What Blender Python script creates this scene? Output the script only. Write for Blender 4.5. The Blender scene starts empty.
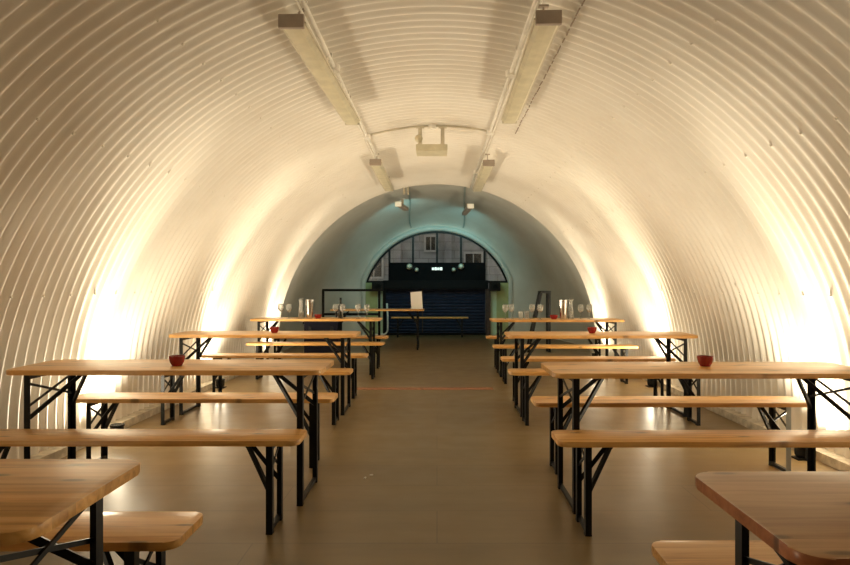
import bpy, bmesh, math, random
from mathutils import Vector, Matrix
random.seed(7)
PI = math.pi
SC = bpy.context.scene
COL = SC.collection

# ------------------------------------------------------------------ materials
def new_mat(name):
    m = bpy.data.materials.new(name)
    m.use_nodes = True
    nt = m.node_tree
    b = nt.nodes['Principled BSDF']
    return m, nt, b

def N(nt, kind, **kw):
    n = nt.nodes.new(kind)
    for k, v in kw.items():
        if k in n.inputs.keys():
            n.inputs[k].default_value = v
        else:
            setattr(n, k, v)
    return n

def ramp(nt, stops):
    r = nt.nodes.new('ShaderNodeValToRGB')
    e = r.color_ramp.elements
    while len(e) < len(stops):
        e.new(0.5)
    for i, (p, c) in enumerate(stops):
        e[i].position = p
        e[i].color = (c[0], c[1], c[2], 1)
    return r

def plain(name, col, rough=0.5, metal=0.0, noise=0.12, scale=9.0, spec=0.5, bump=0.0):
    m, nt, b = new_mat(name)
    tc = N(nt, 'ShaderNodeTexCoord')
    no = N(nt, 'ShaderNodeTexNoise', Scale=scale, Detail=4.0)
    nt.links.new(tc.outputs['Object'], no.inputs['Vector'])
    lo = [c * (1 - noise) for c in col]
    hi = [min(1, c * (1 + noise)) for c in col]
    r = ramp(nt, [(0.3, lo), (0.7, hi)])
    nt.links.new(no.outputs['Fac'], r.inputs['Fac'])
    nt.links.new(r.outputs['Color'], b.inputs['Base Color'])
    b.inputs['Roughness'].default_value = rough
    b.inputs['Metallic'].default_value = metal
    b.inputs['Specular IOR Level'].default_value = spec
    if bump:
        bp = N(nt, 'ShaderNodeBump', Strength=bump, Distance=0.01)
        nt.links.new(no.outputs['Fac'], bp.inputs['Height'])
        nt.links.new(bp.outputs['Normal'], b.inputs['Normal'])
    return m

def wood(name, dark, mid, light, stave=0.0835, rough=0.30):
    m, nt, b = new_mat(name)
    L = nt.links.new
    tc = N(nt, 'ShaderNodeTexCoord')
    oi = N(nt, 'ShaderNodeObjectInfo')
    mul = N(nt, 'ShaderNodeVectorMath', operation='SCALE')
    cmb = N(nt, 'ShaderNodeCombineXYZ', X=0.0, Y=0.0, Z=0.0)
    L(oi.outputs['Random'], cmb.inputs['X']); L(oi.outputs['Random'], cmb.inputs['Z'])
    L(cmb.outputs['Vector'], mul.inputs[0]); mul.inputs['Scale'].default_value = 17.0
    add = N(nt, 'ShaderNodeVectorMath', operation='ADD')
    L(tc.outputs['Object'], add.inputs[0]); L(mul.outputs['Vector'], add.inputs[1])
    # glued staves : a number per strip across the board
    sep = N(nt, 'ShaderNodeSeparateXYZ'); L(tc.outputs['Object'], sep.inputs[0])
    dv = N(nt, 'ShaderNodeMath', operation='DIVIDE'); L(sep.outputs['Y'], dv.inputs[0]); dv.inputs[1].default_value = stave
    fl = N(nt, 'ShaderNodeMath', operation='FLOOR'); L(dv.outputs[0], fl.inputs[0])
    wn = N(nt, 'ShaderNodeTexWhiteNoise', noise_dimensions='2D')
    c2 = N(nt, 'ShaderNodeCombineXYZ'); L(fl.outputs[0], c2.inputs['X']); L(oi.outputs['Random'], c2.inputs['Y'])
    L(c2.outputs[0], wn.inputs['Vector'])
    # grain
    off = N(nt, 'ShaderNodeVectorMath', operation='ADD'); L(add.outputs[0], off.inputs[0])
    sc2 = N(nt, 'ShaderNodeVectorMath', operation='SCALE'); L(wn.outputs['Color'], sc2.inputs[0]); sc2.inputs['Scale'].default_value = 5.0
    L(sc2.outputs[0], off.inputs[1])
    mp = N(nt, 'ShaderNodeMapping'); mp.inputs['Scale'].default_value = (1.6, 26.0, 26.0); L(off.outputs[0], mp.inputs['Vector'])
    n1 = N(nt, 'ShaderNodeTexNoise', Scale=1.6, Detail=6.0, Distortion=0.6); L(mp.outputs[0], n1.inputs['Vector'])
    # knots
    mk = N(nt, 'ShaderNodeMapping'); mk.inputs['Scale'].default_value = (2.1, 7.0, 7.0); L(off.outputs[0], mk.inputs['Vector'])
    vo = N(nt, 'ShaderNodeTexVoronoi', voronoi_dimensions='2D', Scale=1.0); L(mk.outputs[0], vo.inputs['Vector'])
    kr = ramp(nt, [(0.0, (0.10,)*3), (0.05, (0.34,)*3), (0.075, (0.8,)*3), (0.14, (1,)*3)]); L(vo.outputs['Distance'], kr.inputs['Fac'])
    cr = ramp(nt, [(0.25, dark), (0.5, mid), (0.72, light)]); L(n1.outputs['Fac'], cr.inputs['Fac'])
    mx = N(nt, 'ShaderNodeMix', data_type='RGBA', blend_type='MULTIPLY'); mx.inputs[0].default_value = 0.75
    L(cr.outputs['Color'], mx.inputs[6]); L(kr.outputs['Color'], mx.inputs[7])
    # stave tone
    tr = ramp(nt, [(0.0, (0.74, 0.70, 0.64)), (1.0, (1.0, 1.0, 1.0))]); L(wn.outputs['Value'], tr.inputs['Fac'])
    mx2 = N(nt, 'ShaderNodeMix', data_type='RGBA', blend_type='MULTIPLY'); mx2.inputs[0].default_value = 1.0
    L(mx.outputs[2], mx2.inputs[6]); L(tr.outputs['Color'], mx2.inputs[7])
    L(mx2.outputs[2], b.inputs['Base Color'])
    b.inputs['Roughness'].default_value = rough
    bp = N(nt, 'ShaderNodeBump', Strength=0.08, Distance=0.003); L(n1.outputs['Fac'], bp.inputs['Height'])
    L(bp.outputs['Normal'], b.inputs['Normal'])
    return m

def glass_mat(name):
    m, nt, b = new_mat(name)
    nt.nodes.remove(b)
    out = [n for n in nt.nodes if n.type == 'OUTPUT_MATERIAL'][0]
    tr = N(nt, 'ShaderNodeBsdfTransparent'); tr.inputs['Color'].default_value = (0.94, 0.95, 0.95, 1)
    gl = N(nt, 'ShaderNodeBsdfGlossy'); gl.inputs['Roughness'].default_value = 0.15
    fr = N(nt, 'ShaderNodeFresnel', IOR=1.35)
    mx = N(nt, 'ShaderNodeMixShader')
    nt.links.new(fr.outputs[0], mx.inputs[0]); nt.links.new(tr.outputs[0], mx.inputs[1]); nt.links.new(gl.outputs[0], mx.inputs[2])
    df = N(nt, 'ShaderNodeBsdfDiffuse'); df.inputs['Color'].default_value = (0.95, 0.95, 0.92, 1)
    m2 = N(nt, 'ShaderNodeMixShader'); m2.inputs[0].default_value = 0.16  # white share paints haze and highlights into the glass
    nt.links.new(mx.outputs[0], m2.inputs[1]); nt.links.new(df.outputs[0], m2.inputs[2])
    nt.links.new(m2.outputs[0], out.inputs['Surface'])
    return m

def pane_mat(name):
    m, nt, b = new_mat(name)
    nt.nodes.remove(b)
    out = [n for n in nt.nodes if n.type == 'OUTPUT_MATERIAL'][0]
    tr = N(nt, 'ShaderNodeBsdfTransparent'); tr.inputs['Color'].default_value = (0.82, 0.86, 0.86, 1)
    gl = N(nt, 'ShaderNodeBsdfGlossy'); gl.inputs['Roughness'].default_value = 0.03
    fr = N(nt, 'ShaderNodeFresnel', IOR=1.5)
    mx = N(nt, 'ShaderNodeMixShader')
    nt.links.new(fr.outputs[0], mx.inputs[0]); nt.links.new(tr.outputs[0], mx.inputs[1]); nt.links.new(gl.outputs[0], mx.inputs[2])
    nt.links.new(mx.outputs[0], out.inputs['Surface'])
    return m

def emit_mat(name, col, strength):
    m, nt, b = new_mat(name)
    b.inputs['Base Color'].default_value = (*col, 1)
    b.inputs['Emission Color'].default_value = (*col, 1)
    b.inputs['Emission Strength'].default_value = strength
    return m

def liner_mat(name, base, grime, amount):
    m, nt, b = new_mat(name)
    L = nt.links.new
    tc = N(nt, 'ShaderNodeTexCoord')
    n1 = N(nt, 'ShaderNodeTexNoise', Scale=1.3, Detail=6.0, Roughness=0.6); L(tc.outputs['Object'], n1.inputs['Vector'])
    r = ramp(nt, [(0.38, base), (0.8, [base[i] * (1 - amount) + grime[i] * amount for i in range(3)])])
    L(n1.outputs['Fac'], r.inputs['Fac']); L(r.outputs['Color'], b.inputs['Base Color'])
    b.inputs['Roughness'].default_value = 0.5
    b.inputs['Specular IOR Level'].default_value = 0.35
    return m

M = {}
M['liner'] = liner_mat('white_painted_liner', (0.80, 0.77, 0.71), (0.55, 0.48, 0.38), 0.35)
M['plaster'] = liner_mat('grey_white_plaster', (0.60, 0.61, 0.57), (0.44, 0.40, 0.33), 0.55)
M['end'] = liner_mat('pale_teal_plaster', (0.60, 0.63, 0.59), (0.46, 0.46, 0.42), 0.5)
M['bolt'] = plain('bolt_cap', (0.78, 0.74, 0.66), 0.5)
M['kerb'] = plain('pale_concrete', (0.50, 0.46, 0.38), 0.85, noise=0.3, scale=14, bump=0.4)
M['wood'] = wood('varnished_pine', (0.56, 0.27, 0.075), (0.82, 0.45, 0.14), (0.93, 0.59, 0.225))
M['wood_red'] = wood('reddish_varnished_pine', (0.50, 0.26, 0.11), (0.64, 0.37, 0.165), (0.74, 0.46, 0.21))
M['edge_red'] = wood('reddish_edge_band', (0.38, 0.12, 0.05), (0.52, 0.19, 0.08), (0.60, 0.26, 0.12))
M['black'] = plain('black_enamel', (0.006, 0.0065, 0.007), 0.45, noise=0.2, spec=0.22)
M['galv'] = plain('bare_grey_steel', (0.36, 0.40, 0.42), 0.45, metal=0.3)
M['red'] = plain('red_glaze', (0.30, 0.016, 0.018), 0.22, noise=0.15, scale=20)
M['fit_body'] = plain('cream_enamel', (0.58, 0.53, 0.42), 0.5)
M['fit_cap'] = plain('grey_end_cap', (0.36, 0.30, 0.25), 0.55)
M['diffuser'] = plain('yellowed_diffuser', (0.60, 0.55, 0.40), 0.35)
M['conduit'] = plain('painted_conduit', (0.82, 0.79, 0.73), 0.4)
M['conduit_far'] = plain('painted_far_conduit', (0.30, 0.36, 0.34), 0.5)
M['steel'] = plain('brushed_steel', (0.62, 0.62, 0.62), 0.22, metal=1.0, noise=0.05)
M['glass'] = glass_mat('glass_painted_haze')
M['pane'] = pane_mat('window_pane')
M['fascia'] = plain('black_fascia', (0.004, 0.004, 0.005), 0.7, spec=0.08)
M['shutter'] = plain('navy_shutter', (0.010, 0.016, 0.040), 0.5, noise=0.2, spec=0.3)
M['housing'] = plain('charcoal_housing', (0.008, 0.008, 0.009), 0.7, spec=0.1)
M['brown'] = plain('brown_post', (0.050, 0.026, 0.020), 0.6)
M['green'] = plain('sage_green_panel', (0.36, 0.42, 0.20), 0.8, noise=0.15, scale=4)
M['mint'] = plain('pale_mint_panel', (0.55, 0.70, 0.52), 0.7, noise=0.06)
M['sill'] = plain('grey_window_trim', (0.34, 0.33, 0.31), 0.7)
M['paper'] = plain('white_card', (0.85, 0.83, 0.80), 0.6, noise=0.02)
M['ink'] = plain('grey_ink', (0.25, 0.22, 0.22), 0.7)
M['wall_dark'] = plain('dark_back_wall', (0.30, 0.27, 0.23), 0.8)
M['navybox'] = plain('dark_navy_box', (0.006, 0.006, 0.013), 0.7, spec=0.1)
M['dark_glass'] = plain('dark_bottle', (0.02, 0.022, 0.02), 0.15)
M['white_metal'] = plain('white_enamel', (0.75, 0.77, 0.74), 0.35)
M['flood'] = plain('flood_reflector', (0.62, 0.62, 0.50), 0.35)
M['tape'] = plain('red_tape', (0.25, 0.105, 0.05), 0.6, noise=0.4, scale=30)
M['lamp_lens'] = emit_mat('warm_lamp_lens', (1.0, 0.78, 0.45), 25.0)
M['sign_lit'] = emit_mat('lit_sign_face', (0.85, 0.95, 0.9), 0.9)
M['tube_lit'] = emit_mat('dim_cool_tube', (0.75, 1.0, 0.95), 0.5)
M['cap_lit'] = emit_mat('bright_lamp_face', (1.0, 0.95, 0.78), 0.2)

def stone_mat():
    m, nt, b = new_mat('grey_stone_blocks')
    L = nt.links.new
    tc = N(nt, 'ShaderNodeTexCoord')
    mp = N(nt, 'ShaderNodeMapping'); mp.inputs['Rotation'].default_value = (PI/2, 0, 0); L(tc.outputs['Object'], mp.inputs['Vector'])
    br = N(nt, 'ShaderNodeTexBrick', Scale=1.0)
    br.inputs['Color1'].default_value = (0.27, 0.265, 0.24, 1); br.inputs['Color2'].default_value = (0.23, 0.225, 0.205, 1)
    br.inputs['Mortar'].default_value = (0.16, 0.155, 0.14, 1)
    br.inputs['Brick Width'].default_value = 0.55; br.inputs['Row Height'].default_value = 0.26; br.inputs['Mortar Size'].default_value = 0.012
    L(mp.outputs[0], br.inputs['Vector'])
    no = N(nt, 'ShaderNodeTexNoise', Scale=3.0, Detail=5.0); L(tc.outputs['Object'], no.inputs['Vector'])
    mx = N(nt, 'ShaderNodeMix', data_type='RGBA', blend_type='OVERLAY'); mx.inputs[0].default_value = 0.6
    L(br.outputs['Color'], mx.inputs[6]); L(no.outputs['Color'], mx.inputs[7])
    hs = N(nt, 'ShaderNodeHueSaturation', Saturation=0.15); L(mx.outputs[2], hs.inputs['Color'])
    L(hs.outputs['Color'], b.inputs['Base Color']); b.inputs['Roughness'].default_value = 0.9
    return m
M['stone'] = stone_mat()

def floor_mat():
    m, nt, b = new_mat('worn_brown_floor')
    L = nt.links.new
    tc = N(nt, 'ShaderNodeTexCoord')
    br = N(nt, 'ShaderNodeTexBrick', Scale=1.0, offset=0.37)
    br.inputs['Color1'].default_value = (0.205, 0.145, 0.068, 1); br.inputs['Color2'].default_value = (0.188, 0.132, 0.061, 1)
    br.inputs['Mortar'].default_value = (0.135, 0.092, 0.046, 1)
    br.inputs['Brick Width'].default_value = 2.44; br.inputs['Row Height'].default_value = 0.42; br.inputs['Mortar Size'].default_value = 0.004
    br.inputs['Mortar Smooth'].default_value = 0.6
    L(tc.outputs['Object'], br.inputs['Vector'])
    mp = N(nt, 'ShaderNodeMapping'); mp.inputs['Scale'].default_value = (0.5, 2.6, 1); L(tc.outputs['Object'], mp.inputs['Vector'])
    no = N(nt, 'ShaderNodeTexNoise', Scale=2.2, Detail=7.0, Roughness=0.62); L(mp.outputs[0], no.inputs['Vector'])
    r = ramp(nt, [(0.25, (0.80, 0.79, 0.77)), (0.75, (1.10, 1.10, 1.10))]); L(no.outputs['Fac'], r.inputs['Fac'])
    mx = N(nt, 'ShaderNodeMix', data_type='RGBA', blend_type='MULTIPLY'); mx.inputs[0].default_value = 1.0
    L(br.outputs['Color'], mx.inputs[6]); L(r.outputs['Color'], mx.inputs[7])
    L(mx.outputs[2], b.inputs['Base Color'])
    n2 = N(nt, 'ShaderNodeTexNoise', Scale=5.0, Detail=5.0); L(tc.outputs['Object'], n2.inputs['Vector'])
    rr = ramp(nt, [(0.3, (0.28,)*3), (0.7, (0.36,)*3)]); L(n2.outputs['Fac'], rr.inputs['Fac'])
    L(rr.outputs['Color'], b.inputs['Roughness'])
    b.inputs['Specular IOR Level'].default_value = 0.4
    bp = N(nt, 'ShaderNodeBump', Strength=0.012, Distance=0.01); L(no.outputs['Fac'], bp.inputs['Height'])
    L(bp.outputs['Normal'], b.inputs['Normal'])
    return m
M['floor'] = floor_mat()

# ------------------------------------------------------------------ mesh helpers
def obj(name, bm, mats, parent=None, smooth=False, label=None):
    me = bpy.data.meshes.new(name)
    bmesh.ops.recalc_face_normals(bm, faces=bm.faces)
    bm.to_mesh(me); bm.free()
    for mt in (mats if isinstance(mats, (list, tuple)) else [mats]):
        me.materials.append(mt)
    if smooth:
        for p in me.polygons:
            p.use_smooth = True
    o = bpy.data.objects.new(name, me)
    COL.objects.link(o)
    if parent:
        o.parent = parent
    if label:
        o['label'] = label
    return o

def sharp_smooth(o, ang=40):
    me = o.data
    bm = bmesh.new(); bm.from_mesh(me)
    for f in bm.faces: f.smooth = True
    for e in bm.edges:
        e.smooth = not (len(e.link_faces) == 2 and e.calc_face_angle(0) > math.radians(ang))
    bm.to_mesh(me); bm.free()
    return o

def add_box(bm, c, s, rot=None, bevel=0.0):
    r = bmesh.ops.create_cube(bm, size=1.0)
    vs = r['verts']
    bmesh.ops.scale(bm, vec=Vector(s), verts=vs)
    if bevel:
        es = list({e for v in vs for e in v.link_edges})
        g = bmesh.ops.bevel(bm, geom=es, offset=bevel, segments=2, affect='EDGES', profile=0.7)
        vs = list({v for f in g['faces'] for v in f.verts} | {v for v in vs if v.is_valid})
    if rot is not None:
        bmesh.ops.rotate(bm, cent=(0, 0, 0), matrix=rot, verts=vs)
    bmesh.ops.translate(bm, vec=Vector(c), verts=vs)

def add_bar(bm, p0, p1, w, h):
    """rectangular bar from p0 to p1 ; w across (horizontal), h the other way"""
    p0, p1 = Vector(p0), Vector(p1)
    d = (p1 - p0); n = d.normalized()
    up = Vector((0, 0, 1)) if abs(n.z) < 0.95 else Vector((0, 1, 0))
    a = n.cross(up).normalized(); b_ = a.cross(n).normalized()
    vs = []
    for p in (p0, p1):
        for sa, sb in ((-1, -1), (1, -1), (1, 1), (-1, 1)):
            vs.append(bm.verts.new(p + a * (sa * w / 2) + b_ * (sb * h / 2)))
    bm.faces.new(vs[0:4][::-1]); bm.faces.new(vs[4:8])
    for i in range(4):
        j = (i + 1) % 4
        bm.faces.new((vs[i], vs[j], vs[4 + j], vs[4 + i]))

def add_tube(bm, pts, r, seg=10, cap=True):
    pts = [Vector(p) for p in pts]
    rings = []
    for i, p in enumerate(pts):
        if i == 0: t = pts[1] - pts[0]
        elif i == len(pts) - 1: t = pts[-1] - pts[-2]
        else: t = (pts[i + 1] - p).normalized() + (p - pts[i - 1]).normalized()
        t.normalize()
        up = Vector((0, 0, 1)) if abs(t.z) < 0.9 else Vector((0, 1, 0))
        a = t.cross(up).normalized(); b_ = a.cross(t).normalized()
        rings.append([bm.verts.new(p + (a * math.cos(2*PI*k/seg) + b_ * math.sin(2*PI*k/seg)) * r) for k in range(seg)])
    for i in range(len(rings) - 1):
        for k in range(seg):
            j = (k + 1) % seg
            bm.faces.new((rings[i][k], rings[i][j], rings[i+1][j], rings[i+1][k]))
    if cap:
        bm.faces.new(rings[0][::-1]); bm.faces.new(rings[-1])

def add_lathe(bm, prof, seg=24, c=(0, 0, 0), rot=None):
    """prof: list of (r, z); closed to the axis where r == 0"""
    rings, new = [], []
    for r, z in prof:
        if r <= 1e-6:
            v = bm.verts.new((0, 0, z)); rings.append([v]); new.append(v)
        else:
            ring = [bm.verts.new((r*math.cos(2*PI*k/seg), r*math.sin(2*PI*k/seg), z)) for k in range(seg)]
            rings.append(ring); new += ring
    for a, b_ in zip(rings[:-1], rings[1:]):
        for k in range(seg):
            j = (k + 1) % seg
            if len(a) == 1 and len(b_) == 1: continue
            if len(a) == 1: bm.faces.new((a[0], b_[j], b_[k]))
            elif len(b_) == 1: bm.faces.new((a[k], a[j], b_[0]))
            else: bm.faces.new((a[k], a[j], b_[j], b_[k]))
    if rot is not None:
        bmesh.ops.rotate(bm, cent=(0, 0, 0), matrix=rot, verts=new)
    bmesh.ops.translate(bm, vec=Vector(c), verts=new)

def add_prism(bm, poly, z0, z1, bevel=0.0):
    """poly in xy extruded along z"""
    lo = [bm.verts.new((x, y, z0)) for x, y in poly]
    hi = [bm.verts.new((x, y, z1)) for x, y in poly]
    fb = bm.faces.new(lo[::-1]); ft = bm.faces.new(hi)
    n = len(poly)
    for i in range(n):
        j = (i + 1) % n
        bm.faces.new((lo[i], lo[j], hi[j], hi[i]))
    if bevel:
        es = list(ft.edges) + list(fb.edges)
        bmesh.ops.bevel(bm, geom=es, offset=bevel, segments=2, affect='EDGES', profile=0.6)

def rounded_rect(L, W, r, seg=6):
    pts = []
    for cx, cy, a0 in ((L/2-r, W/2-r, 0), (-L/2+r, W/2-r, PI/2), (-L/2+r, -W/2+r, PI), (L/2-r, -W/2+r, 1.5*PI)):
        for k in range(seg + 1):
            a = a0 + PI/2*k/seg
            pts.append((cx + r*math.cos(a), cy + r*math.sin(a)))
    return pts

def tag(o, label=None, cat=None, group=None, kind=None):
    if label: o['label'] = label
    if cat: o['category'] = cat
    if group: o['group'] = group
    if kind: o['kind'] = kind
    return o

def thing(name, label, cat, loc=(0, 0, 0), rotz=0.0, group=None):
    o = bpy.data.objects.new(name, None)
    o.empty_display_size = 0.1
    COL.objects.link(o)
    o.location = loc; o.rotation_euler = (0, 0, rotz)
    return tag(o, label, cat, group)

def copy_tree(o, parent=None):
    c = o.copy(); COL.objects.link(c)
    if parent: c.parent = parent
    for ch in list(o.children):
        copy_tree(ch, c)
    return c

def struct(name, bm, mats, parent=None, smooth=False):
    o = obj(name, bm, mats, parent, smooth)
    if parent is None:
        o['kind'] = 'structure'
    return o

# ------------------------------------------------------------------ room shell
R, ZC = 2.85, 0.22              # barrel vault : radius and height of its centre
Y0, Y1, YE = -2.6, 10.72, 14.9  # behind the camera, end of the corrugated lining, end wall
R2 = 2.94
TH_MAX = math.acos(-ZC / R)     # angle from the crown at which the vault meets the floor
LAP = math.radians(17.6)

def vpt(th, r, y):
    return (r * math.sin(th), y, ZC + r * math.cos(th))

PITCH, AMP = 0.102, 0.0165
def corr(y):
    s = math.sin(2 * PI * y / PITCH)
    return AMP * (s if s < 0 else s)          # rolled sheet wave

def vault_panel(name, th0, th1, nseg, bolts):
    bm = bmesh.new()
    per = 10
    n = int(round((Y1 - Y0) / PITCH * per))
    rows = []
    for i in range(n + 1):
        y = Y0 + (Y1 - Y0) * i / n
        r = R + corr(y)
        rows.append([bm.verts.new(vpt(th0 + (th1 - th0) * k / nseg, r, y)) for k in range(nseg + 1)])
    for a, b_ in zip(rows[:-1], rows[1:]):
        for k in range(nseg):
            f = bm.faces.new((a[k], a[k+1], b_[k+1], b_[k])); f.smooth = True
    # bolt heads along the purlin lines, one every third crest
    for th in bolts:
        j = 0
        y = math.ceil(1.2 / PITCH) * PITCH + PITCH * 0.75
        while y < Y1 - 0.1:
            c = Vector(vpt(th, R - AMP - 0.004, y))
            nrm = Vector((-math.sin(th), 0, -math.cos(th)))
            rot = Vector((0, 0, 1)).rotation_difference(nrm).to_matrix()
            nb = len(bm.faces)
            add_lathe(bm, [(0.009, -0.004), (0.009, 0.003), (0.005, 0.007), (0, 0.007)], 6, c, rot)
            bm.faces.ensure_lookup_table()
            for f in bm.faces[nb:]:
                f.material_index = 1
            y += PITCH * 3
    me = bpy.data.meshes.new(name); bm.to_mesh(me); bm.free()
    me.materials.append(M['liner']); me.materials.append(M['bolt'])
    o = bpy.data.objects.new(name, me); COL.objects.link(o); o['kind'] = 'structure'
    return o

rad = math.radians
vault_panel('wall_left', -TH_MAX, -LAP, 44, [-rad(31), -rad(47.5), -rad(70)])
vault_panel('wall_right', LAP, TH_MAX, 44, [rad(31), rad(47.5), rad(70)])
vault_panel('ceiling', -LAP - 0.003, LAP + 0.003, 18, [])

# plain vault past the end of the corrugated lining, splayed in to the street opening
RL, ZL = 1.87, 0.72
ZB = 1.325                       # springing line of the glazed lunette
XJ = math.sqrt(RL**2 - (ZB - ZL)**2)
a0 = math.acos((ZB - ZL) / RL)
thm2 = math.acos(-ZC / R2)
K = 96
def far_point(k, y):
    u = k / K                    # 0 left foot .. 1 right foot
    t = -thm2 + 2*thm2*u
    ox, oz = R2*math.sin(t), ZC + R2*math.cos(t)
    # opening outline: straight jambs then the arch, matched by angle
    th = -thm2 + 2*thm2*u
    zf = max(0.0, oz)
    rim = RL + 0.10
    if abs(th) <= a0 * 0.98:
        ix, iz = rim*math.sin(th), ZL + rim*math.cos(th)
    else:
        w = (abs(th) - a0*0.98) / (thm2 - a0*0.98)
        ix = math.copysign(rim*math.sin(a0*0.98) , th); iz = (ZL + rim*math.cos(a0*0.98))*(1 - w)
    q = min(1.0, max(0.0, (y - 12.35) / (YE - 12.35)))
    e = 1 - math.sqrt(max(0.0, 1 - q*q))
    e = 0.85*e + 0.15*q*q
    return (ox + (ix - ox)*e, y, oz + (iz - oz)*e)
bm = bmesh.new()
rows = []
ys = [Y1 + (12.35 - Y1)*i/5 for i in range(5)] + [12.35 + (YE - 12.35)*math.sin(PI/2*i/22) for i in range(23)]
for y in ys:
    rows.append([bm.verts.new(far_point(k, y)) for k in range(K + 1)])
for a, b_ in zip(rows[:-1], rows[1:]):
    for k in range(K):
        bm.faces.new((a[k], a[k+1], b_[k+1], b_[k])).smooth = True
o = obj('wall_far', bm, M['plaster'], smooth=True); o['kind'] = 'structure'
# cut edge of the lining : a closing ring between the two radii
bm = bmesh.new()
ring = []
for k in range(97):
    t = -TH_MAX + 2*TH_MAX*k/96
    ring.append([bm.verts.new(vpt(t, r, y)) for r, y in ((R - AMP, Y1), (R - AMP, Y1 + 0.012), (R2 + 0.05, Y1 + 0.012), (R2 + 0.05, Y1))])
for a, b_ in zip(ring[:-1], ring[1:]):
    for q in range(4):
        w = (q + 1) % 4
        bm.faces.new((a[q], a[w], b_[w], b_[q]))
struct('trim_1', bm, M['liner'])

# end wall : the arched opening and its reveal, a rounded plaster band
bm = bmesh.new()
def opening(d):
    r = RL + d
    pts = [(r*math.sin(-a0 + 2*a0*k/72), ZL + r*math.cos(-a0 + 2*a0*k/72)) for k in range(73)]
    return [(pts[0][0], 0.0)] + pts + [(pts[-1][0], 0.0)]
secs = [(0.60, YE + 0.02), (0.13, YE + 0.01), (0.12, YE - 0.03), (0.07, YE - 0.06), (0.02, YE - 0.05), (0.0, YE), (0.0, YE + 0.30)]
lines = [[bm.verts.new((x, y, z)) for x, z in opening(d)] for d, y in secs]
for a, b_ in zip(lines[:-1], lines[1:]):
    for k in range(len(a) - 1):
        bm.faces.new((a[k], a[k+1], b_[k+1], b_[k]))
struct('wall_end', bm, M['end'], smooth=True)

# wall behind the camera
bm = bmesh.new()
add_box(bm, (0, Y0 - 0.05, 1.6), (6.4, 0.1, 3.4))
struct('wall_back', bm, M['wall_dark'])
# floor
bm = bmesh.new()
add_box(bm, (0, 7.2, -0.05), (6.6, 20.6, 0.1))
struct('floor', bm, M['floor'])
# concrete kerbs
for s, nm in ((-1, 'baseboard_left'), (1, 'baseboard_right')):
    bm = bmesh.new()
    add_prism(bm, [(s*2.74, Y0), (s*2.86, Y0), (s*2.86, Y1), (s*2.74, Y1)], 0.0, 0.065)
    struct(nm, bm, M['kerb'])

# ------------------------------------------------------------------ end wall fittings (door, lunette)
YW = YE + 0.12
win = thing('window_1', None, None); win['kind'] = 'structure'
bm = bmesh.new()
fr = []
for k in range(K + 1):
    t = -a0 + 2*a0*k/K
    fr.append([bm.verts.new((r*math.sin(t), y, ZL + r*math.cos(t))) for r, y in ((RL, YW-0.03), (RL-0.045, YW-0.03), (RL-0.045, YW+0.03), (RL, YW+0.03))])
for a, b_ in zip(fr[:-1], fr[1:]):
    for q in range(4):
        w = (q+1) % 4
        bm.faces.new((a[q], a[w], b_[w], b_[q]))
add_box(bm, (0, YW, ZB), (2*XJ, 0.06, 0.05))
obj('window_frame', bm, M['black'], win)
for x in (-1.19, -0.60, 0.0, 0.60, 1.19):
    bm = bmesh.new()
    zt = ZL + math.sqrt((RL-0.03)**2 - x*x)
    add_box(bm, (x, YW, (zt + ZB)/2), (0.05, 0.07, zt - ZB))
    obj('mullion', bm, M['black'], win)
bm = bmesh.new()
pts = [(RL*0.99*math.sin(-a0 + 2*a0*k/40), ZL + RL*0.99*math.cos(-a0 + 2*a0*k/40)) for k in range(41)]
f0 = [bm.verts.new((x, YW-0.004, z)) for x, z in pts]
bm.faces.new(f0)
obj('pane', bm, M['pane'], win)

# black fascia with the lit sign and the floodlights
bm = bmesh.new()
add_box(bm, (0, YE - 0.02, 1.58), (2.40, 0.12, 0.44), bevel=0.006)
struct('trim_3', bm, M['fascia'])

door = thing('door_1', None, None); door['kind'] = 'structure'
bm = bmesh.new()     # corrugated roller curtain
prof = []
zz, step = 0.0, 0.078
while zz < 1.20:
    prof += [(0.0, zz), (-0.022, zz + step*0.25), (-0.026, zz + step*0.6), (0.0, zz + step*0.95)]
    zz += step
rows = [[bm.verts.new((x, YE + 0.06 + dy, z)) for x in (-1.27, 1.2)] for dy, z in prof]
for a, b_ in zip(rows[:-1], rows[1:]):
    bm.faces.new((a[0], a[1], b_[1], b_[0]))
obj('roller_curtain', bm, M['shutter'], door)
bm = bmesh.new(); add_box(bm, (-0.03, YE - 0.02, 1.255), (2.60, 0.20, 0.21), bevel=0.01)
obj('shutter_box', bm, M['housing'], door)
for x, mt in ((-1.30, 'housing'), (1.265, 'brown')):
    bm = bmesh.new(); add_box(bm, (x, YE + 0.0, 0.575), (0.07 if x < 0 else 0.12, 0.16, 1.15))
    obj('guide_rail', bm, M[mt], door)
bm = bmesh.new(); add_box(bm, (-0.36, YE + 0.022, 0.58), (0.03, 0.03, 1.15))
obj('centre_post', bm, M['brown'], door)
bm = bmesh.new(); add_box(bm, (-0.03, YE + 0.03, 0.03), (2.5, 0.05, 0.06))
obj('bottom_rail', bm, M['housing'], door)

# side panels beside the shutter
for s in (-1, 1):
    bm = bmesh.new(); add_box(bm, (s*1.40, YE + 0.05, 0.60), (0.16, 0.06, 1.20))
    struct('trim_4' if s < 0 else 'trim_5', bm, M['mint'])
    bm = bmesh.new(); add_box(bm, (s*1.66, YE + 0.03, 0.65), (0.36, 0.08, 1.30))
    struct('trim_6' if s < 0 else 'trim_7', bm, M['green'])

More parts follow.
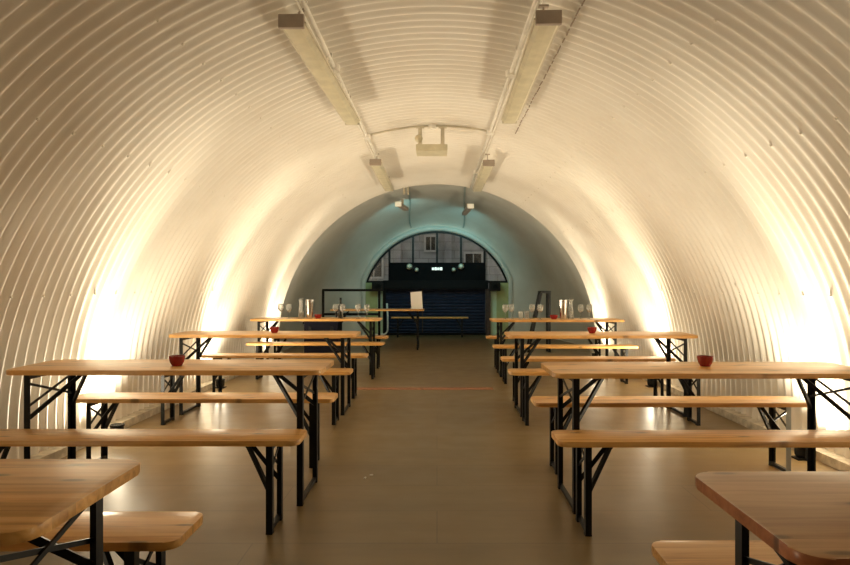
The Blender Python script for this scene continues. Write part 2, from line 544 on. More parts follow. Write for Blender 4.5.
# street side, seen through the lunette
bld = thing('stone_building', 'grey stone building seen through the arched window', 'building', (0, 19.0, 0))
bm = bmesh.new(); add_box(bm, (0, 0.2, 2.5), (14, 0.4, 7.0)); obj('facade', bm, M['stone'], bld)
for x, z, w, h in ((-0.2, 2.55, 0.30, 0.42), (1.15, 1.85, 0.5, 0.75), (-2.0, 1.9, 0.5, 0.8)):
    bm = bmesh.new()
    add_box(bm, (x, -0.02, z + h/2 + .03), (w + .12, .1, .06)); add_box(bm, (x, -0.02, z - h/2 - .03), (w + .12, .12, .06))
    for q in (-1, 1): add_box(bm, (x + q*(w/2 + .03), -0.02, z), (.06, .1, h))
    add_box(bm, (x, -0.01, z), (.03, .04, h))
    f = obj('window_frame', bm, M['sill'], bld)
    bm = bmesh.new(); add_box(bm, (x, 0.0, z), (w, .02, h)); obj('window_pane', bm, M['dark_glass'], f)
for x in (-2.6, -1.25, 0.35, 1.7):
    bm = bmesh.new(); add_box(bm, (x, -0.06, 2.0), (.22, .12, 5.5)); obj('pilaster', bm, M['stone'], bld)

# ------------------------------------------------------------------ beer tables and benches
def leg_profile(bm, x, y, sx, sy, z0, z1, w=0.034, t=0.005):
    """steel angle : flange towards -sx and -sy"""
    poly = [(x, y), (x - sx*w, y), (x - sx*w, y - sy*t), (x - sx*t, y - sy*t), (x - sx*t, y - sy*w), (x, y - sy*w)]
    add_prism(bm, poly, z0, z1)

def make_trestle(name, L, W, H, T, inset, wleg, zs, apex, zx0, zx1, mat_top, board):
    root = thing(name, None, None)
    bm = bmesh.new(); add_prism(bm, rounded_rect(L, W, 0.055 if W > .4 else 0.04), H - T, H, bevel=0.006)
    o = obj(board, bm, mat_top, root); sharp_smooth(o, 35)
    zu = H - T
    hy = W/2 - (0.03 if W > .4 else 0.018)
    xl = L/2 - inset
    for sx in (-1, 1):
        X = sx*xl
        for sy in (-1, 1):
            bm = bmesh.new(); leg_profile(bm, X, sy*hy, sx, sy, 0.0, zu - 0.004, wleg)
            # rounded foot plate
            add_box(bm, (X - sx*wleg/2, sy*(hy - wleg/2), 0.004), (wleg*1.05, wleg*1.05, 0.008))
            obj('leg', bm, M['black'], root)
        xm = X - sx*0.018
        bm = bmesh.new(); add_bar(bm, (xm, -hy + .006, 0.018), (xm, hy - .006, 0.018), 0.022, 0.022)
        obj('foot_bar', bm, M['black'], root)
        bm = bmesh.new(); add_bar(bm, (xm, -hy + .004, zu - 0.016), (xm, hy - .004, zu - 0.016), 0.03, 0.024)
        obj('mounting_rail', bm, M['black'], root)
        # crossed flat braces in the plane of the frame
        for a, b_ in ((-1, 1), (1, -1)):
            bm = bmesh.new()
            xo = xm + (0.004 if a < 0 else -0.004)
            add_bar(bm, (xo, a*(hy - .01), zx0), (xo, b_*(hy - .01), zx1), 0.006, 0.014)
            obj('cross_brace', bm, M['black'], root)
        # struts from both legs to one bracket under the board
        ax = X - sx*apex
        for sy in (-1, 1):
            bm = bmesh.new()
            add_bar(bm, (X - sx*0.02, sy*(hy - .014), zs), (ax, sy*0.02, zu - 0.02), 0.016, 0.022)
            obj('strut', bm, M['black'], root)
        bm = bmesh.new()
        add_box(bm, (ax, 0, zu - 0.004), (0.05, 0.11, 0.008)); add_box(bm, (ax, 0, zu - 0.020), (0.02, 0.05, 0.028))
        obj('bracket', bm, M['black'], root)
    return root

TL, BL = 1.81, 1.84
def make_table(mat):
    return make_trestle('beer_table', TL, 0.50, 0.78, 0.028, 0.108, 0.034, 0.50, 0.22, 0.57, 0.70, mat, 'table_top')
def make_bench(mat):
    return make_trestle('beer_bench', BL, 0.25, 0.48, 0.028, 0.135, 0.032, 0.22, 0.15, 0.30, 0.42, mat, 'seat_board')

table0 = make_table(M['wood'])
bench0 = make_bench(M['wood'])
used = {'t': False, 'b': False}
def place(kind, x_aisle, y_front, side, label, group, red=False):
    """x_aisle: |x| of the aisle end, y_front: near long edge"""
    src = table0 if kind == 't' else bench0
    if not used[kind]:
        o = src; used[kind] = True
    else:
        o = copy_tree(src)
    ln, w = (TL, 0.50) if kind == 't' else (BL, 0.25)
    o.location = (side*(x_aisle + ln/2), y_front + w/2, 0)
    tag(o, label, 'table' if kind == 't' else 'bench', group)
    if red:
        for ch in o.children:
            if ch.name.startswith(('table_top', 'seat_board')):
                ch.data = ch.data.copy(); ch.data.materials[0] = M['wood_red']; ch.data.materials.append(M['edge_red'])
                for p in ch.data.polygons:
                    if p.normal.z < 0.5: p.material_index = 1
    return o

GT, GB = 'beer tables along both sides', 'beer benches along both sides'
tables = [
 ('t', 0.81, 1.18, -1, 'knotty pine table cut off by the lower left corner', GT),
 ('t', 0.66, 3.40, -1, 'large pine folding table on the left carrying the nearest left red bowl', GT),
 ('t', 0.79, 5.77, -1, 'pine folding table on the left carrying the middle of three left red bowls', GT),
 ('t', 0.80, 8.33, -1, 'farthest table on the left, set with wine glasses, carafe and red bowl', GT),
 ('t', 0.657, 1.07, 1, 'reddish pine table cut off by the lower right corner', GT),
 ('t', 0.645, 3.28, 1, 'large pine folding table on the right carrying the nearest right red bowl', GT),
 ('t', 0.69, 5.70, 1, 'pine folding table on the right carrying the middle of three right red bowls', GT),
 ('t', 0.75, 8.15, 1, 'farthest table on the right, set with wine glasses, tumblers and red bowl', GT),
]
for t in tables:
    place(*t, red=(t[1] == 0.657))
place('t', 0.25, 11.50, -1, 'lone pine table carrying a white menu card before the dark shutter', GT)
benches = [
 (0.80, 1.835, -1, 'pine bench right behind the knotty table in the lower left corner'),
 (0.70, 3.02, -1, 'nearest long bench on the left, before the table with the nearest left bowl'),
 (0.715, 4.12, -1, 'left bench right behind the table with the nearest left bowl'),
 (0.78, 5.38, -1, 'left bench right before the table with the middle left bowl'),
 (0.78, 6.62, -1, 'left bench right behind the table with the middle left bowl'),
 (0.71, 7.97, -1, 'left bench right before the left table set with wine glasses'),
 (0.74, 8.97, -1, 'left bench right behind the left table set with wine glasses'),
 (0.65, 1.60, 1, 'pale bench tucked behind the reddish table in the lower right corner'),
 (0.612, 3.00, 1, 'nearest long bench on the right, before the table with the nearest right bowl'),
 (0.655, 3.98, 1, 'right bench with one grey leg, behind the table with the nearest right bowl'),
 (0.657, 5.36, 1, 'right bench right before the table with the middle right bowl'),
 (0.69, 6.32, 1, 'right bench right behind the table with the middle right bowl'),
 (0.72, 7.60, 1, 'right bench right before the right table set with wine glasses'),
 (0.74, 8.94, 1, 'right bench right behind the right table set with wine glasses'),
]
for x, y, s, lab in benches:
    o = place('b', x, y, s, lab, GB)
    if 'grey leg' in lab:
        for ch in o.children:
            if ch.name.startswith('leg'):
                c = ch.data.vertices[0].co
                if c.x > 0 and c.y < 0:
                    ch.data = ch.data.copy(); ch.data.materials[0] = M['galv']; ch['label'] = 'bare grey metal leg'
o = place('b', -0.75, 14.25, -1, 'lone bench standing close against the dark roller shutter', GB)

# ------------------------------------------------------------------ bowls, glasses, carafes
ZT = 0.78
def bowl_bm():
    bm = bmesh.new()
    add_lathe(bm, [(0, 0), (0.028, 0), (0.030, 0.006), (0.040, 0.022), (0.045, 0.044), (0.046, 0.060), (0.043, 0.060), (0.040, 0.044), (0.034, 0.022), (0.022, 0.011), (0, 0.010)], 32)
    return bm
bowl0 = obj('red_bowl', bowl_bm(), M['red'], smooth=True); sharp_smooth(bowl0, 60)
bowls = [(-1.56, 3.60, 'small red bowl on the nearest left bowl table'),
         (-1.63, 6.02, 'small red bowl on the middle left table'),
         (-1.69, 8.52, 'small red bowl beside the left carafes'),
         (1.60, 3.58, 'small red bowl on the nearest right bowl table'),
         (1.545, 5.98, 'small red bowl on the middle right table'),
         (1.63, 8.37, 'small red bowl beside the right carafes')]
for i, (x, y, lab) in enumerate(bowls):
    o = bowl0 if i == 0 else bowl0.copy()
    if i: COL.objects.link(o)
    o.location = (x, y, ZT)
    if i in (2, 5): o.scale = (1.2, 1.2, 1.0)
    tag(o, lab, 'bowl', 'red bowls on the tables')

def wine_bm():
    bm = bmesh.new()
    add_lathe(bm, [(0, 0), (0.034, 0.0), (0.034, 0.003), (0.012, 0.007), (0.0045, 0.014), (0.004, 0.080), (0.006, 0.092), (0.022, 0.104),
                   (0.038, 0.130), (0.041, 0.150), (0.038, 0.180), (0.033, 0.205), (0.0315, 0.205), (0.0365, 0.180), (0.0393, 0.150), (0.0362, 0.131), (0.020, 0.107), (0, 0.099)], 24)
    return bm
wine0 = obj('wine_glass', wine_bm(), M['glass'], smooth=True)
wl = 'clear stemmed wine glass on the farthest '
ws = [(-2.24, 8.62, wl + 'left table, left of the carafes, nearer the wall'), (-2.11, 8.55, wl + 'left table, left of the carafes, nearer them'),
      (-1.47, 8.45+.25, 'clear stemmed wine glass just left of the dark bottle on the left table'), (-1.33, 8.46, 'clear stemmed wine glass just right of the dark bottle on the left table'),
      (-1.12, 8.52, wl + 'left table, second from its aisle end'), (-0.99, 8.46, wl + 'left table, nearest its aisle end'),
      (0.955, 8.40, wl + 'right table, nearest its aisle end'), (1.05, 8.48, wl + 'right table, second from its aisle end'),
      (1.345, 8.50, 'clear stemmed wine glass just right of the tumblers on the right table'), (1.43, 8.32, 'clear stemmed wine glass between tumblers and red bowl on the right table'),
      (2.00, 8.35, wl + 'right table, just right of the carafes'), (2.13, 8.40, wl + 'right table, nearest the wall')]
for i, (x, y, lab) in enumerate(ws):
    o = wine0 if i == 0 else wine0.copy()
    if i: COL.objects.link(o)
    o.location = (x, y, ZT)
    tag(o, lab, 'wine glass', 'wine glasses on the farthest tables')

def tumbler_bm():
    bm = bmesh.new()
    add_lathe(bm, [(0, 0), (0.027, 0), (0.034, 0.11), (0.032, 0.11), (0.025, 0.008), (0, 0.008)], 24)
    return bm
tb0 = obj('tumbler', tumbler_bm(), M['glass'], smooth=True); sharp_smooth(tb0, 50)
for i, (x, y, lab) in enumerate([(1.165, 8.36, 'clear short tumbler on the right table, nearer the aisle'), (1.255, 8.40, 'clear short tumbler on the right table, nearer the wall')]):
    o = tb0 if i == 0 else tb0.copy()
    if i: COL.objects.link(o)
    o.location = (x, y, ZT); tag(o, lab, 'glass', 'tumblers on the right table')

def carafe_bm():
    bm = bmesh.new()
    add_lathe(bm, [(0, 0), (0.038, 0), (0.040, 0.01), (0.036, 0.10), (0.026, 0.19), (0.026, 0.24), (0.042, 0.285), (0.040, 0.285), (0.0235, 0.241),
                   (0.0235, 0.19), (0.033, 0.10), (0.036, 0.014), (0, 0.012)], 28)
    return bm
def vase_bm():
    bm = bmesh.new()
    add_lathe(bm, [(0, 0), (0.040, 0), (0.043, 0.008), (0.062, 0.27), (0.059, 0.27), (0.0405, 0.012), (0, 0.012)], 32)
    return bm
cf0 = obj('carafe', carafe_bm(), M['glass'], smooth=True)
vs0 = obj('tall_vase', vase_bm(), M['steel'], smooth=True); sharp_smooth(vs0, 50)
cf0.location = (-1.93, 8.52, ZT); tag(cf0, 'clear narrow glass carafe on the farthest left table', 'carafe', 'carafes')
vs0.location = (-1.80, 8.48, ZT); tag(vs0, 'tall tapered wine cooler on the farthest left table', 'wine cooler', 'tall tapered coolers')
c = cf0.copy(); COL.objects.link(c); c.location = (1.865, 8.37, ZT); tag(c, 'clear narrow glass carafe on the farthest right table', 'carafe', 'carafes')
c = vs0.copy(); COL.objects.link(c); c.location = (1.755, 8.33, ZT); tag(c, 'tall tapered wine cooler on the farthest right table', 'wine cooler', 'tall tapered coolers')

bt = thing('wine_bottle', 'dark wine bottle standing between glasses on the farthest left table', 'bottle', (-1.385, 8.62, ZT))
bm = bmesh.new(); add_lathe(bm, [(0, 0), (0.036, 0), (0.038, 0.006), (0.038, 0.16), (0.030, 0.19), (0.015, 0.215), (0.014, 0.285), (0.0, 0.285)], 24)
obj('body', bm, M['dark_glass'], bt, smooth=True)
bm = bmesh.new(); add_lathe(bm, [(0.0155, 0.262), (0.0165, 0.264), (0.0165, 0.292), (0, 0.293)], 20)
obj('cap', bm, M['black'], bt, smooth=True)

# menu card in its stand, on the lone far table
mc = thing('menu_stand', 'white menu card leaning in a stand on the lone far table', 'menu card', (-0.40, 11.72, ZT), rad(-8))
bm = bmesh.new(); add_box(bm, (0, 0, 0.175), (0.225, 0.004, 0.33), Matrix.Rotation(rad(-5), 3, 'Y') @ Matrix.Rotation(rad(-8), 3, 'X')); obj('card', bm, M['paper'], mc)
bm = bmesh.new(); add_box(bm, (0, 0.0, 0.012), (0.23, 0.09, 0.012)); add_box(bm, (0, -0.012, 0.02), (0.23, 0.012, 0.02)); obj('base', bm, M['white_metal'], mc)

# ------------------------------------------------------------------ uplights against the walls
def make_uplight():
    root = thing('uplight', None, None)
    bm = bmesh.new()
    add_lathe(bm, [(0, 0.012), (0.040, 0.012), (0.050, 0.03), (0.052, 0.085), (0.056, 0.09), (0.056, 0.105), (0.048, 0.105), (0.046, 0.060), (0, 0.058)], 24)
    obj('housing', bm, M['black'], root, smooth=False)
    bm = bmesh.new()
    add_box(bm, (0, 0, 0.005), (0.12, 0.10, 0.010), bevel=0.003)
    for s in (-1, 1): add_box(bm, (0, s*0.058, 0.045), (0.028, 0.005, 0.085))
    obj('yoke', bm, M['black'], root)
    bm = bmesh.new(); add_lathe(bm, [(0, 0.061), (0.045, 0.061), (0.045, 0.066), (0, 0.068)], 24)
    obj('lens', bm, M['lamp_lens'], root)
    return root
up0 = make_uplight()
UP = [(-1, 4.98, 'first left'), (-1, 7.35, 'second left'), (-1, 10.05, 'third left'), (1, 4.36, 'first right'), (1, 7.42, 'second right'), (1, 10.08, 'third right'),
      (-1, 1.75, None), (1, 1.45, None)]  # last pair unseen, without fixtures, added to brighten the near walls
labs = ['small black uplight at the left wall foot beside the nearest left bowl table', 'small black uplight at the left wall foot behind the middle left bowl table',
        'small black uplight at the left wall foot beyond the left wine glasses', 'small black uplight at the right wall foot beside the nearest right bowl table',
        'small black uplight at the right wall foot behind the middle right bowl table', 'small black uplight at the right wall foot beyond the right wine glasses']
for i, (s, y, _) in enumerate(UP[:6]):
    o = up0 if i == 0 else copy_tree(up0)
    o.location = (s*2.655, y, 0)
    tag(o, labs[i], 'uplight', 'uplights along the walls')
LCOL = (1.0, 0.86, 0.62)
def spot(name, loc, target, energy, size, blend, col, radius):
    l = bpy.data.lights.new(name, 'SPOT'); l.energy = energy; l.spot_size = rad(size); l.spot_blend = blend; l.color = col
    l.shadow_soft_size = radius
    o = bpy.data.objects.new(name, l); COL.objects.link(o); o.location = loc
    d = Vector(target) - Vector(loc)
    o.rotation_euler = d.to_track_quat('-Z', 'Y').to_euler()
    return o
UPW = 300.0
for s, y, _ in UP:
    w = UPW if _ else UPW*0.3
    spot('uplight_and_fill_beam', (s*2.655, y, 0.135), (s*2.50, y - (0.33 if y < 9 else 0.45), 1.6), w*0.92, 45, 1.0, LCOL, 0.045)
    spot('uplight_and_fill_spill', (s*2.655, y, 0.135), (s*2.30, y - 0.33, 1.6), w*0.46, 172, 0.7, LCOL, 0.045)

# ------------------------------------------------------------------ overhead : conduits, light fittings, tray
def ceil_z(x, r=R): return ZC + math.sqrt(r*r - x*x)
XC = {-1: -0.785, 1: 0.595}
for s in (-1, 1):
    x = XC[s]
    t = thing('conduit_run', 'white painted conduit run along the ceiling %s the crown' % ('left of' if s < 0 else 'right of'), 'conduit', (x, 0, 0), 0, 'ceiling conduits')
    zc = ceil_z(x) - AMP - 0.016
    bm = bmesh.new(); add_tube(bm, [(0, -2.4, zc), (0, Y1 - 0.02, zc)], 0.014, 10); obj('pipe', bm, M['conduit'], t, smooth=True)
    bm = bmesh.new(); add_tube(bm, [(0.035*s, -2.4, zc - 0.003), (0.033*s, 3.0, zc - 0.008), (0.036*s, 6.7, zc - .006), (0.034*s, Y1 - .02, zc - 0.003)], 0.007, 8); obj('cable', bm, M['conduit'], t, smooth=True)
    pts = []
    for q in range(30):
        f = math.sin(PI/2*q/29)
        yy = Y1 + 0.05 + (YE - 0.07 - Y1 - 0.05)*f
        th = s*math.asin((0.52 + 0.10*f)/R2) * (1 + 0.42*f**4)
        p = Vector(far_point((th + thm2)/(2*thm2)*K, yy))
        pts.append((p.x - x, yy - 0.012, p.z - 0.022))
    bm = bmesh.new(); add_tube(bm, pts, 0.017, 10)
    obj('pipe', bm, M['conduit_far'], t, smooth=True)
    for yb in (4.6 if s < 0 else 4.85, 6.72, 9.1):
        bm = bmesh.new(); add_lathe(bm, [(0, -0.03), (0.040, -0.03), (0.042, 0.018), (0.0, 0.02)], 20, (0, yb, zc))
        obj('junction_box', bm, M['conduit'], t, smooth=False)
    for k in range(12):
        yb = 1.0 + k*0.84
        bm = bmesh.new(); add_box(bm, (0, yb, zc + 0.006), (0.05, 0.02, 0.026)); obj('saddle_clip', bm, M['conduit'], t)
    # loose loops of cable by the fitting
    if s < 0:
        bm = bmesh.new()
        pts = []
        for k in range(60):
            a = k/59
            pts.append((-0.025 + 0.024*math.sin(a*34), 4.3 + a*0.62, zc - 0.032 - 0.022*math.cos(a*41)))
        add_tube(bm, pts, 0.006, 6); obj('loose_cable', bm, M['conduit'], t, smooth=True)
ar = thing('conduit_arch', 'thin conduit curving across the ceiling over the hanging tray', 'conduit', (0, 6.72, 0))
bm = bmesh.new()
th0, th1 = math.asin(XC[-1]/R) + 0.012, math.asin(XC[1]/R) - 0.012
add_tube(bm, [(vpt(th0 + (th1-th0)*k/24, R - AMP - 0.014, 0)) for k in range(25)], 0.011, 8); obj('pipe', bm, M['fit_body'], ar, smooth=True)
bm = bmesh.new(); add_lathe(bm, [(0, -0.035), (0.042, -0.035), (0.044, 0.012), (0, 0.014)], 20, (-0.055, 0, ceil_z(0) - AMP - 0.014)); obj('junction_box', bm, M['conduit'], ar)

# dark sealing strip on the right lap joint
bm = bmesh.new()
xl_ = (R - AMP - 0.006)*math.sin(LAP); zl_ = ZC + (R - AMP - 0.006)*math.cos(LAP)
y = 2.6
while y < 6.6:
    ln = random.uniform(0.05, 0.16)
    add_bar(bm, (xl_ + random.uniform(-.004, .004), y, zl_), (xl_ + random.uniform(-.004, .004), y + ln, zl_), 0.008, 0.005)
    y += ln + random.uniform(0.01, 0.06)
lapj = struct('trim_8', bm, plain('joint_sealant', (0.26, 0.20, 0.15), 0.8))

def make_fitting(length=2.12):
    root = thing('light_fitting', None, None)
    w, h = 0.142, 0.075
    # housing (spine) above, diffuser trough below ; local origin at underside centre, near end at y = 0
    bm = bmesh.new(); add_box(bm, (0, length/2, h - 0.018), (w*0.82, length - 0.02, 0.05), bevel=0.006); obj('housing', bm, M['fit_body'], root)
    bm = bmesh.new()
    prof = [(-w/2, h - 0.035), (-w/2 + 0.004, 0.022), (-w/2 + 0.022, 0.002), (0, 0.0), (w/2 - 0.022, 0.002), (w/2 - 0.004, 0.022), (w/2, h - 0.035)]
    va = [bm.verts.new((x, 0.012, z)) for x, z in prof]; vb = [bm.verts.new((x, length - 0.012, z)) for x, z in prof]
    for i in range(len(prof)):
        j = (i + 1) % len(prof)
        bm.faces.new((va[i], va[j], vb[j], vb[i]))
    bm.faces.new(va[::-1]); bm.faces.new(vb)
    obj('diffuser', bm, M['diffuser'], root)
    for y in (0.0, length):
        bm = bmesh.new()
        k = 0.008 if y == 0.0 else -0.006
        add_box(bm, (0, y, h/2), (w + k, 0.03, h + k*0.7), bevel=0.008); obj('end_cap', bm, M['fit_cap'] if y == 0.0 else M['fit_body'], root)
    for s in (-1, 1):
        bm = bmesh.new(); add_box(bm, (s*(w/2 + 0.004), length/2, h - 0.038), (0.012, length - 0.03, 0.012)); obj('edge_trim', bm, M['fit_body'], root)
    for y in (0.18, length - 0.25):
        bm = bmesh.new(); add_tube(bm, [(0, y, h), (0, y, h + 0.11)], 0.006, 6); add_box(bm, (0, y, h + 0.11), (0.06, 0.03, 0.012)); obj('hanger', bm, M['fit_cap'], root)
    return root
fit0 = make_fitting()
fits = [(-0.842, 3.47, 2.75, 'left fluorescent light fitting nearest the camera, grey end cap'),
        (0.636, 3.42, 2.75, 'right fluorescent light fitting nearest the camera, grey end cap'),
        (-0.775, 7.56, 2.765, 'second left fluorescent light fitting, beyond the hanging tray'),
        (0.655, 7.60, 2.765, 'second right fluorescent light fitting, beyond the hanging tray')]
for i, (x, y, z, lab) in enumerate(fits):
    o = fit0 if i == 0 else copy_tree(fit0)
    o.location = (x, y, z); o.rotation_euler.z = (rad(-1.4), rad(-0.9), 0, 0)[i]; tag(o, lab, 'light fitting', 'ceiling light fittings')

# two far lamps on the plain vault
def make_far(loc, tilt, lab, length):
    root = thing('spotlight', lab, 'spotlight', loc, tilt, 'far ceiling lamps')
    bm = bmesh.new(); add_box(bm, (0, length/2, 0.03), (0.10, length, 0.07), bevel=0.012); obj('housing', bm, M['fit_cap'], root)
    bm = bmesh.new(); add_box(bm, (0, -0.012, 0.03), (0.125, 0.035, 0.09), bevel=0.01); obj('lamp_face', bm, M['cap_lit'], root)
    bm = bmesh.new(); add_box(bm, (0, length*0.5, 0.115), (0.04, 0.04, 0.12)); obj('stem', bm, M['fit_body'], root)
    return root
make_far((-0.74, 11.5, 2.77), rad(-8), 'small dark ceiling lamp with pale face, left of the crown at the far end', 0.8)
make_far((0.66, 11.8, 2.77), rad(3), 'small dark ceiling lamp with pale face, right of the crown at the far end', 1.3)
bm = bmesh.new()
hb = thing('junction_cluster', 'pair of small ceiling conduit boxes above the left far lamp', 'conduit box', (-0.60, 11.0, 0))
for dx in (0, 0.07):
    bm = bmesh.new(); add_box(bm, (dx, 0, 2.99), (0.045, 0.06, 0.16), bevel=0.005); obj('box', bm, M['fit_body'], hb)

tr = thing('hanging_tray', 'small cream equipment tray hanging from the ceiling between the conduits', 'tray', (-0.058, 6.70, 0))
bm = bmesh.new()
add_box(bm, (0, 0, 2.735), (0.345, 0.30, 0.014)); add_box(bm, (0, -0.15, 2.762), (0.345, 0.012, 0.066)); add_box(bm, (0, 0.15, 2.762), (0.345, 0.012, 0.066))
obj('plate', bm, M['diffuser'], tr)
for x in (-0.13, 0.12):
    bm = bmesh.new(); add_box(bm, (x, 0.0, 2.88), (0.042, 0.022, 0.28)); add_box(bm, (x, 0, 3.018), (0.09, 0.05, 0.012)); obj('hanger', bm, M['fit_body'], tr)
bm = bmesh.new()
add_lathe(bm, [(0.0, 0.03), (0.03, 0.03), (0.042, 0.01), (0.044, -0.02), (0.028, -0.04), (0, -0.042)], 20, (-0.145, -0.04, 2.885), Matrix.Rotation(PI/2, 3, 'X')); obj('pulley', bm, M['diffuser'], tr, smooth=True)

# ------------------------------------------------------------------ far end things
for s, x in ((-1, -0.64), (1, 0.45)):
    t = thing('floodlight', 'twin pale floodlight on the black fascia, %s of the lit sign' % ('left' if s < 0 else 'right'), 'floodlight', (x, YE - 0.09, 1.67), 0, 'twin floodlights')
    bm = bmesh.new(); add_box(bm, (0.06, 0, 0.0), (0.10, 0.05, 0.06)); obj('bracket', bm, M['black'], t)
    pair = ((-0.04, 0.03, 0.075), (0.14, -0.05, 0.055)) if s < 0 else ((0.14, 0.03, 0.075), (-0.04, -0.05, 0.055))
    for dx, dz, r in pair:
        bm = bmesh.new(); add_lathe(bm, [(0, 0.10), (r*0.6, 0.09), (r, 0.0), (r*0.9, 0.0), (0, 0.03)], 18, (dx, -0.06, dz), Matrix.Rotation(PI/2, 3, 'X') @ Matrix.Rotation(0, 3, 'Z'))
        obj('lamp_head', bm, M['flood'], t, smooth=True)
t = thing('wall_sign', 'small lit white sign on the black fascia above the shutter', 'sign', (0.0, YE - 0.09, 1.645))
bm = bmesh.new(); add_box(bm, (0, 0, 0), (0.30, 0.03, 0.11)); obj('case', bm, M['black'], t)
bm = bmesh.new()
for k, w in enumerate((0.05, 0.055, 0.05, 0.06)):
    add_box(bm, (-0.10 + k*0.067, -0.018, 0), (w, 0.008, 0.07 if k % 2 else 0.06), bevel=0.003)
obj('lit_face', bm, M['sign_lit'], t)
for s in (-1, 1):
    t = thing('loudspeaker', 'small black loudspeaker box beside the %s end of the shutter housing' % ('left' if s < 0 else 'right'), 'loudspeaker', (s*1.44 - 0.02, YE - 0.12, 1.20), 0, 'black boxes beside the shutter')
    bm = bmesh.new(); add_box(bm, (0, 0, 0), (0.27, 0.2, 0.2), bevel=0.01); obj('cabinet', bm, M['black'], t)
    bm = bmesh.new(); add_lathe(bm, [(0.07, 0), (0.07, 0.01), (0.05, 0.012), (0.02, 0.0), (0, 0.0)], 18, (0.02, -0.10, 0), Matrix.Rotation(PI/2, 3, 'X')); obj('cone', bm, M['housing'], t, smooth=True)
# white bent pipe left of the shutter
bm = bmesh.new()
pts = [(0, 0, 0.80), (0.02, 0, 0.5), (0.02, 0, 0.16)] + [(0.02 - 0.12*(1 - math.cos(a)), 0, 0.16 - 0.12*math.sin(a)) for a in (0.4, 0.8, 1.2, 1.57)] + [(-0.3, 0, 0.04)]
add_tube(bm, pts, 0.022, 10)
o = obj('bent_pipe', bm, M['white_metal'], smooth=True); o.location = (-1.22, 14.6, 0)
tag(o, 'thin white pipe bent at the floor left of the shutter', 'pipe')

# tubular guard rail behind the far left table
gr = thing('guard_rail', 'black tubular guard rail frame behind the farthest left table', 'guard rail', (-1.73, 12.2, 0))
h = 1.165
for x in (-0.585, 0.555):
    bm = bmesh.new(); add_tube(bm, [(x, 0, 0), (x, 0, h - 0.02)], 0.027, 10); obj('post', bm, M['black'], gr, smooth=True)
for z in (h - 0.02, 0.655):
    bm = bmesh.new(); add_tube(bm, [(-0.60, 0, z), (0.575, 0, z)], 0.026, 10); obj('rail', bm, M['black'], gr, smooth=True)
for x in (-0.585, 0.555):
    bm = bmesh.new(); add_box(bm, (x, 0, 0.012), (0.10, 0.30, 0.024), bevel=0.004); obj('base_plate', bm, M['black'], gr)
# low dark box
bx_ = thing('storage_chest', 'low dark navy chest behind the farthest left table', 'chest', (-2.12, 11.2, 0))
bm = bmesh.new(); add_box(bm, (0, 0, 0.27), (0.62, 0.5, 0.54), bevel=0.01); obj('body', bm, M['navybox'], bx_)
bm = bmesh.new(); add_box(bm, (0, 0, 0.56), (0.66, 0.54, 0.045), bevel=0.008); obj('lid', bm, M['navybox'], bx_)
for s in (-1, 1):
    bm = bmesh.new(); add_box(bm, (s*0.2, -0.262, 0.45), (0.05, 0.02, 0.08)); obj('latch', bm, M['black'], bx_)

# black A-frame stand at the right
af = thing('folding_stand', 'black folding A-frame stand by the right wall behind the wine glasses', 'stand', (2.02, 11.2, 0), rad(4))
ht = 1.12
for sy in (-0.04, 0.10):
    bm = bmesh.new(); add_bar(bm, (0.067, sy, 0), (0.067, sy, ht), 0.045, 0.045); obj('upright', bm, M['black'], af)
    bm = bmesh.new(); add_bar(bm, (-0.33, sy, 0), (-0.085, sy, ht), 0.045, 0.045); obj('slanted_rail', bm, M['black'], af)
bm = bmesh.new(); add_box(bm, (-0.009, 0.03, ht), (0.20, 0.20, 0.04), bevel=0.004); obj('top_cap', bm, M['black'], af)
for z in (0.66, 0.25):
    bm = bmesh.new(); add_bar(bm, (0.067, -0.04, z), (0.067, 0.10, z), 0.03, 0.03); obj('cross_bar', bm, M['black'], af)
    x = -0.33 + 0.245*z/ht
    bm = bmesh.new(); add_bar(bm, (x, -0.04, z), (x, 0.10, z), 0.05, 0.025); obj('cross_bar', bm, M['black'], af)

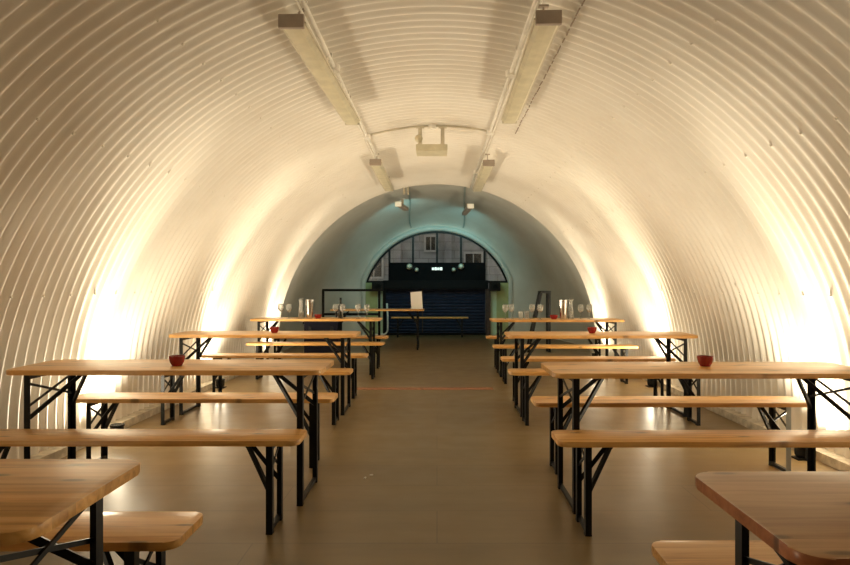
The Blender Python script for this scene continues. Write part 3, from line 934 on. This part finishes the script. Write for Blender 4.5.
# floor tape, scraps
bm = bmesh.new(); add_box(bm, (-0.18, 7.28, 0.0012), (1.72, 0.15, 0.0024))
o = obj('floor_tape', bm, M['tape']); tag(o, 'faded red tape line stuck across the brown floor', 'tape')
for i, (x, y, a) in enumerate(((-0.435, 3.98, .4), (-0.47, 3.92, 1.2))):
    bm = bmesh.new(); add_box(bm, (0, 0, 0.004), (0.022, 0.009, 0.008), bevel=0.002)
    o = obj('paper_scrap', bm, M['paper']); o.location = (x, y, 0); o.rotation_euler = (0, 0, a)
    tag(o, ['tiny white paper scrap on the floor, farther of two in the aisle', 'tiny white paper scrap on the floor, nearer of two in the aisle'][i], 'scrap', 'paper scraps')

# ------------------------------------------------------------------ added cool light on the far end, world, camera
def area(name, loc, size, energy, col, target):
    l = bpy.data.lights.new(name, 'AREA'); l.shape = 'RECTANGLE'; l.size, l.size_y = size; l.energy = energy; l.color = col
    o = bpy.data.objects.new(name, l); COL.objects.link(o); o.location = loc
    o.rotation_euler = (Vector(target) - Vector(loc)).to_track_quat('-Z', 'Y').to_euler()
    return o
W = bpy.data.worlds.new('night_street'); SC.world = W
W.use_nodes = True
bg = W.node_tree.nodes['Background']
bg.inputs['Color'].default_value = (1.0, 0.98, 0.90, 1); bg.inputs['Strength'].default_value = 0.6
spot('teal_fill_left', (-0.63, 12.36, 2.76), (-0.6, 14.9, 1.9), 60.0, 118, 1.0, (0.40, 0.98, 0.97), 0.06)  # added cool light to tint the end wall, no known source
spot('teal_fill_right', (0.60, 13.16, 2.68), (0.6, 14.9, 1.9), 36.0, 125, 1.0, (0.40, 0.98, 0.97), 0.06)  # second added cool light, same purpose

cam_d = bpy.data.cameras.new('camera'); cam = bpy.data.objects.new('camera', cam_d); COL.objects.link(cam)
cam.location = (0, 0, 1.27); cam.rotation_euler = (PI/2, 0, 0)
cam_d.sensor_width = 36.0; cam_d.lens = 600/850*36.0
cam_d.shift_x = -12/850; cam_d.shift_y = 1.5/850
cam_d.clip_start = 0.05
SC.camera = cam
SC.view_settings.view_transform = 'Standard'
SC.view_settings.look = 'None'
SC.view_settings.gamma = 1.0
SC.view_settings.exposure = 0.0
SC.view_settings.use_curve_mapping = False
SC.cycles.max_bounces = 10
SC.cycles.diffuse_bounces = 6
SC.cycles.sample_clamp_indirect = 6.0
